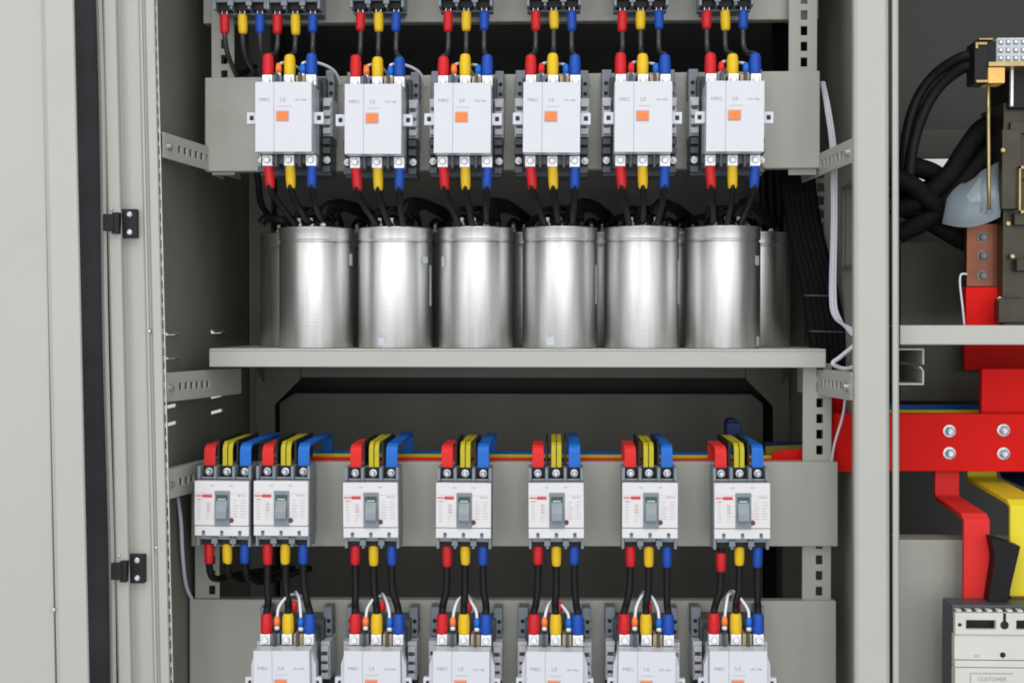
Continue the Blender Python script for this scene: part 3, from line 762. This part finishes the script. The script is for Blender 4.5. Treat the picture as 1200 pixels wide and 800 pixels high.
# ------------------------------------------------------------------ right bay contents
# big red busbar
p0, p1 = P(1012, 484, 40), P(1330, 553, 40)
bb = MB(); bb.prism([(p0.x+14,40,p0.z), (p1.x,40,p0.z), (p1.x,40,p1.z), (p0.x,40,p1.z), (p0.x+3,40,lin(p0.z,p1.z,.7))], (0,10,0))
bb = bb.build('busbar', 'bred', bevel=1.2); tag(bb, 'big red horizontal busbar with four bolts in the right bay', 'busbar')
for px, py in ((1113,505),(1113,531),(1176.5,504),(1176.5,531.5)):
    c = P(px, py, 38); MB().hexbolt(c.x, 40, c.z, 5.2, 5).build('bolt', 'steel', bb)
a, c = P(1153, 432, 44), P(1330, 488, 44)
tag(MB().box(a.x, c.x, 52, 62, c.z, a.z).build('busbar', 'bred', bevel=1.2), 'red upright bar rising behind the big red busbar at the right edge', 'busbar')
a, c = P(972, 484, 20), P(1003, 553, 20)
tag(MB().prism([(a.x+4,20,a.z),(c.x,20,a.z),(c.x,20,c.z),(a.x-3,20,c.z)], (0,9,0)).build('busbar', 'bred', bevel=1), 'red bar end standing in the gap beside the perforated post', 'busbar')
a, c = P(970, 452, 60), P(1003, 500, 60)
tag(MB().prism([(a.x+4,60,a.z),(c.x,60,a.z),(c.x,60,c.z),(a.x,60,c.z)], (0,9,0)).build('busbar', 'bred', bevel=1), 'red bar end seen just under the bracket right of the perforated post', 'busbar')
for q, y, mt, lb in (([(897,523),(943,521),(943,560),(897,560)], 75, 'olive2', 'olive yellow bar plate left of the perforated post behind the middle row'),
                     ([(905,531),(918,527),(943,526),(943,560),(905,560)], 40, 'bred', 'red bar plate left of the perforated post behind the middle row'),
                     ([(896,518),(943,518),(943,530),(896,530)], 115, 'bnavy', 'navy bar plate left of the perforated post behind the middle row')):
    tag(MB().prism([P(a_, c_, y) for a_, c_ in q], (0,6,0)).build('busbar', mt, bevel=.8), lb, 'busbar')
for nm, y, mt, lb in (('yellow',100,'byellow2','yellow busbar edge seen above the big red busbar'), ('blue',160,'bblue','blue busbar edge seen above the yellow one in the right bay')):
    zz = P(1100, 480, y).z if nm == 'yellow' else P(1100, 474, y).z
    tag(MB().box(P(1000,480,y).x, 800, y, y+8, zz-60, zz).build('busbar', mt, bevel=1), lb, 'busbar')
a, c = P(1130, 404, 0), P(1330, 434, 0)
a, c = P(1130, 402, 170), P(1330, 434, 170)
tag(MB().box(a.x, c.x, 170, 178, c.z, a.z).build('busbar', 'bred', bevel=1), 'shaded dark red bar directly under the crossbeam at right', 'busbar')
# bent drop straps
def drop(px0, py0, y0, px1, py1, y1, pyend, w, mt, lb, zdrop=10):
    a = P(px0, py0, y0); k = P(px0, py1, y0); m = Vector((k.x+3, y1, k.z-zdrop)); e = Vector((m.x, y1, P(px1, pyend, y1).z))
    a2 = Vector((k.x, y0, a.z+30))
    o = MB().pathbar([a2, Vector((k.x, y0, k.z+3)), Vector((k.x, y0-5, k.z-1)), Vector((k.x+2, y1+6, m.z+2)), Vector((m.x, y1, m.z-3)), e], w, 6, (1,0,0)).build('drop_strap', mt, bevel=1.2)
    tag(o, lb, 'busbar strap', 'bent drop straps above the big breaker')
    return o, m.x, e
o1, xr_, er = drop(1109, 556, 55, 1137, 582, -46, 704, 29, 'redstrap', 'red bent strap dropping from the big red busbar to the big breaker')
MB().box(xr_-14, xr_+14, -49, -43.5, er.z-14, er.z-.1).build('bare_end', 'copper', o1, .8)
o2, xy_, ey = drop(1150, 556, 96, 1195, 560, -46, 698, 36, 'byellow2', 'yellow bent strap beside the red one above the big breaker', 12)
MB().box(xy_-17, xy_+17, -49, -43.5, ey.z-20, ey.z-.1).build('bare_end', 'copper', o2, .8)
o3, xb3, eb = drop(1188, 556, 150, 1240, 556, -40, 700, 34, 'bnavy', 'navy blue bent strap, rearmost beside the yellow one', 8)
# black insulating sheet between them
q = [(1161,629),(1166,655),(1158,706),(1172,716),(1180,708),(1196,640)]
b = MB().prism([P(a_, c_, -70) for a_, c_ in q], (2, 30, 0)); tag(b.build('insulating_sheet', 'cable', bevel=.6), 'black insulating sheet standing between the red and yellow drop straps', 'sheet')
# big moulded breaker, cut by the frame
gb = thing('large_circuit_breaker', 'large off white moulded breaker at the lower right corner under the red strap', 'circuit breaker', P(1180, 800, -10))
a = P(1120, 718, -98); x0, z1 = a.x, a.z
MB().box(x0+.5, x0+150, -83, -46, z1-220, z1+6).box(x0+14, x0+150, -45.7, -10, z1-220, z1-8).build('body', 'dgrey', gb, 2)
b = MB(); hs = [(x0+12, x0+44, z1-18, z1-8), (x0+66, x0+96, z1-18, z1-8)]
b.grid([x0, x0+150]+[q for h in hs for q in h[:2]], [z1-24, z1]+[q for h in hs for q in h[2:]], hs, lambda u,v,w: (u, -96+w, v), 8)
b.build('terminal_cover', 'mauve', gb, 1.0)
b = MB().box(x0+1, x0+150, -86, -84, z1-23, z1-3); b.build('cover_recess', 'black', gb)
b = MB().box(x0, x0+150, -94, -83.4, z1-52, z1-24.4).box(x0, x0+150, -97, -83.4, z1-220, z1-60).box(x0, x0+150, -96, -83.4, z1-59.6, z1-52.4)
for k in range(7): b.box(x0+2+k*11, x0+8+k*11, -94, -84, z1+.2, z1+3)
b.build('front_shell', 'mauve', gb, 1.2)
b = MB().lathe([(4.5,0),(4.5,.4)], (x0+53, -96.1, z1-13), 'y', 16).box(x0+51.5, x0+54.5, -96.5, -96.1, z1-9, z1)
b.lathe([(3,0),(3,.3)], (x0+52, -97.1, z1-46), 'y', 14) if False else b.lathe([(3,0),(3,.3)], (x0+52, -94.2, z1-46), 'y', 14)
b.lathe([(2,0),(2,.3)], (x0+5, -96.1, z1-13), 'y', 12)
b.build('slot', 'black', gb)
b = MB().box(x0+16, x0+62, -97.5, -97.1, z1-66, z1-65).box(x0+16, x0+17, -97.5, -97.1, z1-90, z1-66)
t1 = textmesh('CUSTOMER', 6, x0+40, -97.2, z1-72, 1.0); b.add(t1.v, t1.f)
t1 = textmesh('on', 6, x0+24, -94.2, z1-47, 1.0); b.add(t1.v, t1.f)
b.build('print', 'ink', gb)
# rear breaker mechanism at the top right
me_ = thing('breaker_mechanism', 'dark olive metal switch mechanism with terminal block at the upper right edge', 'switch mechanism', P(1180, 378, 0))
a, c = P(1170, 120, 0), P(1340, 378, 0)
b = MB().box(a.x+6, c.x, 0, 80, c.z, a.z).box(a.x, a.x+22, -14, -.3, P(0,250,0).z, P(0,160,0).z).box(a.x-4, a.x+30, -18, -.5, c.z, c.z+28)
for k in range(4): b.box(a.x+12+k*2, a.x+50, -6-k*2, -.4, P(0,150+k*52,0).z-14, P(0,150+k*52,0).z)
b.build('frame_plate', 'olive', me_, 1.0)
b = MB()
for px, py in ((1176,176),(1184,214),(1182,262),(1190,300),(1172,350),(1186,352),(1194,196)):
    q = P(px, py, -16); b.lathe([(3.4,0),(3.2,1.5),(2,2.2)], (q.x, -14 if px < 1184 else -6, q.z), 'y', 10)
q0, q1 = P(1193,195,-16), P(1200,250,-16)
b.box(q0.x, q0.x+14, -20, -18, q1.z, q1.z+3).box(q0.x, q0.x+14, -20, -18, q0.z-3, q0.z).box(q0.x, q0.x+2, -20, -18, q1.z, q0.z)
b.build('brass_fitting', 'brass', me_)
a, c = P(1180, 70, -10), P(1340, 122, -10)
MB().box(a.x+4, c.x, -10, 60, c.z-4, a.z-6).build('arc_box', 'black', me_, 1.5)
a, c = P(1184, 82, -14), P(1187, 125, -14)
MB().box(a.x, c.x, -16, -11, c.z, a.z).build('edge_strip', 'metal', me_, .5)
a, c = P(1169, 44, -30), P(1340, 72, -30)
tb = MB().box(a.x, c.x, -28, 0, c.z, a.z).build('terminal_block', 'lgrey', me_, .8)
b = MB(); d = MB()
for k in range(9):
    for j in range(3):
        x = a.x+4+k*8.4; z = a.z-5-j*9
        b.box(x-2.6, x+2.6, -28.6, -28.1, z-3, z+2.4); d.lathe([(1.7,0),(1.7,1.2)], (x, -28.7, z), 'y', 8)
b.build('clamp_recess', 'grey', tb); d.build('clamp_screw', 'metal', tb)
a, c = P(1158, 73, -34), P(1340, 77, -34)
MB().box(a.x, c.x, -36, 6, c.z, a.z).build('brass_rail', 'brass', me_, .4)
a, c = P(1157, 80, -30), P(1176, 98, -30)
MB().box(a.x, c.x, -34, -8, c.z, a.z).lathe([(2,0),(2,.5)], ((a.x+c.x)/2+2, -34, (a.z+c.z)/2), 'y', 10).build('relay', 'amber', me_, 1.0)
a, c = P(1141, 49, -26), P(1157, 98, -26)
MB().box(a.x, c.x, -30, 0, c.z, a.z).box(c.x+.3, c.x+10, -24, 0, a.z-26, a.z+1).build('cable_gland', 'black', me_, 1.2)
MB().box(a.x, a.x+3, -33, -30.2, a.z-9, a.z-2).box(a.x+3.2, a.x+13, -33, -30.2, a.z-5, a.z-2).box(a.x+1, a.x+14, -33, -30.2, c.z, c.z+3).box(a.x+6, a.x+22, -26, -6, a.z+2, a.z+4).build('gland_bracket', 'brass', me_, .3, 1)
MB().tube([P(1158,98,-30), P(1158.5,180,-28), P(1159,246,-26)], 2.2, 10, 2).build('tie_rod', 'brass', me_)
# copper riser with bolts and red sleeve
cr_ = thing('copper_riser', 'dark copper riser with three bolts and a red lower end, behind the mechanism', 'busbar', P(1155, 378, 20))
a, c = P(1133, 262, 20), P(1180, 336, 20)
MB().box(a.x, c.x, 20, 30, c.z, a.z).build('copper_bar', 'copper', cr_, 1)
b = MB()
for py in (278, 300, 323):
    q = P(1152, py, 18); b.hexbolt(q.x, 20, q.z, 4.8, 4)
b.build('bolt', 'dullsteel', cr_)
a, c = P(1132, 336, 18), P(1178, 384, 18)
MB().box(a.x, c.x, 18, 32, c.z, a.z-.3).build('red_sleeve', 'bred', cr_, 1.2)
# clear plastic sheet, curled
V = []; F = []; n = 10
for k in range(n+1):
    t_ = k/n; px = lin(1104, 1172, t_)
    top = P(px+6, lin(232, 186, t_**.7), 8+18*math.sin(t_*3)); bot = P(px, lin(262, 262, t_)+6*math.sin(t_*3.1)-8*t_*t_, -10-20*math.sin(t_*3.1))
    V += [top, bot]
for k in range(n): F.append((2*k, 2*k+1, 2*k+3, 2*k+2))
nv = len(V); V2 = V+[v+Vector((.4,1.2,0)) for v in V]; F2 = F+[tuple(i+nv for i in f)[::-1] for f in F]
F2 += [(2*k, 2*k+2, nv+2*k+2, nv+2*k) for k in range(n)]+[(2*k+1, nv+2*k+1, nv+2*k+3, 2*k+3) for k in range(n)]+[(0,nv,nv+1,1),(nv-2,nv-1,2*nv-1,2*nv-2)]
tag(MB().add(V2, F2, True).build('plastic_sheet', 'sheet'), 'curled translucent plastic sheet behind the upright brass rod at right', 'plastic sheet')
# black looping cables in the right bay
loops = [([(1150,64,-10),(1125,68,0),(1095,88,20),(1074,118,30),(1062,160,30),(1058,215,40)], 6.0, 'outermost black cable arching from the gland at upper right down to the post'),
         ([(1150,78,-10),(1128,80,0),(1102,100,16),(1084,128,24),(1070,170,26),(1064,225,30)], 6.8, 'inner black cable arching just under the outermost one at upper right')]
for pts, r_, lb in loops:
    tag(MB().tube([P(*p) for p in pts], r_, 12, 8).build('power_cable', 'cable'), lb, 'cable')
thick = [[(1205,120,60),(1178,142,50),(1152,150,40),(1134,172,30),(1112,205,30),(1082,232,30),(1052,245,40)],
         [(1205,150,60),(1182,160,50),(1160,178,40),(1140,200,34),(1120,226,30),(1090,255,30),(1052,275,40)],
         [(1205,138,90),(1172,150,80),(1146,168,70),(1122,196,70),(1096,218,70),(1070,226,70),(1046,222,70)],
         [(1046,196,60),(1072,196,50),(1098,206,50),(1118,230,54),(1140,262,60),(1165,284,70)],
         [(1046,240,50),(1075,250,44),(1098,264,44),(1125,280,50),(1150,290,60)],
         [(1040,205,30),(1066,216,24),(1090,236,24),(1106,254,34),(1122,268,48),(1140,280,60)]]
wd = ['topmost thick black cable sweeping down from the mechanism to the post', 'second thick black cable below the topmost, in front of the plastic sheet', 'rear thick black cable in the tangle left of the plastic sheet', 'black cable curling from the post to the copper riser top', 'lowest black cable hanging in the tangle beside the post', 'front black cable loop in the middle of the tangle beside the post']
for pts, lb in zip(thick, wd):
    tag(MB().tube([P(*p) for p in pts], 11.5, 12, 8).build('power_cable', 'feeder'), lb, 'cable', 'thick black cables in the right bay')
tag(MB().tube([P(1133,321,10), P(1126,322,8), P(1125,334,8), P(1128,360,8), P(1130,381,8)], 1.3, 8, 6).build('control_wire', 'wirewhite'), 'thin white wire hooked beside the copper riser', 'wire')

# ------------------------------------------------------------------ camera and light
cam = bpy.data.cameras.new('camera'); co = bpy.data.objects.new('camera', cam); COL.objects.link(co)
cam.sensor_width = 36; cam.lens = 45; cam.clip_start = .05; cam.clip_end = 100
co.location = W(CAMP); co.rotation_euler = (math.pi/2-TILT, 0, YAW); sc.camera = co
def area(name, loc, target, sx, sy, power, col):
    l = bpy.data.lights.new(name, 'AREA'); l.shape = 'RECTANGLE'; l.size = sx; l.size_y = sy; l.energy = power; l.color = col
    o = bpy.data.objects.new(name, l); COL.objects.link(o); o.location = loc
    o.rotation_euler = (Vector(target)-Vector(loc)).to_track_quat('-Z', 'Y').to_euler(); return o
area('hall_skylight_lamp', (-.3, -2.6, 4.6), (0, 0, 1.3), 3.6, 2.2, 68, (1, .985, .95))
for k, wx in enumerate((-3.9, -2.4, -.95, .45, 1.8, 3.3)):     # upright area lamps added behind the viewer to streak the cans
    area('added_strip_lamp', (wx, -4.6, 1.75), (wx*.3, 0, 1.3), .85, 3.5, (17, 21, 20, 25, 20, 17)[k], (.97, .985, 1) if k % 2 else (1, .985, .96))
w = bpy.data.worlds.new('World'); sc.world = w; w.use_nodes = True
bg = w.node_tree.nodes['Background']; bg.inputs[0].default_value = (.95, .97, 1, 1); bg.inputs[1].default_value = .58
sc.view_settings.view_transform = 'Standard'; sc.view_settings.look = 'None'; sc.view_settings.exposure = .08; sc.view_settings.gamma = 1
sc.render.engine = 'CYCLES'
sc.cycles.pixel_filter_type = 'BLACKMAN_HARRIS'; sc.cycles.filter_width = 1.8
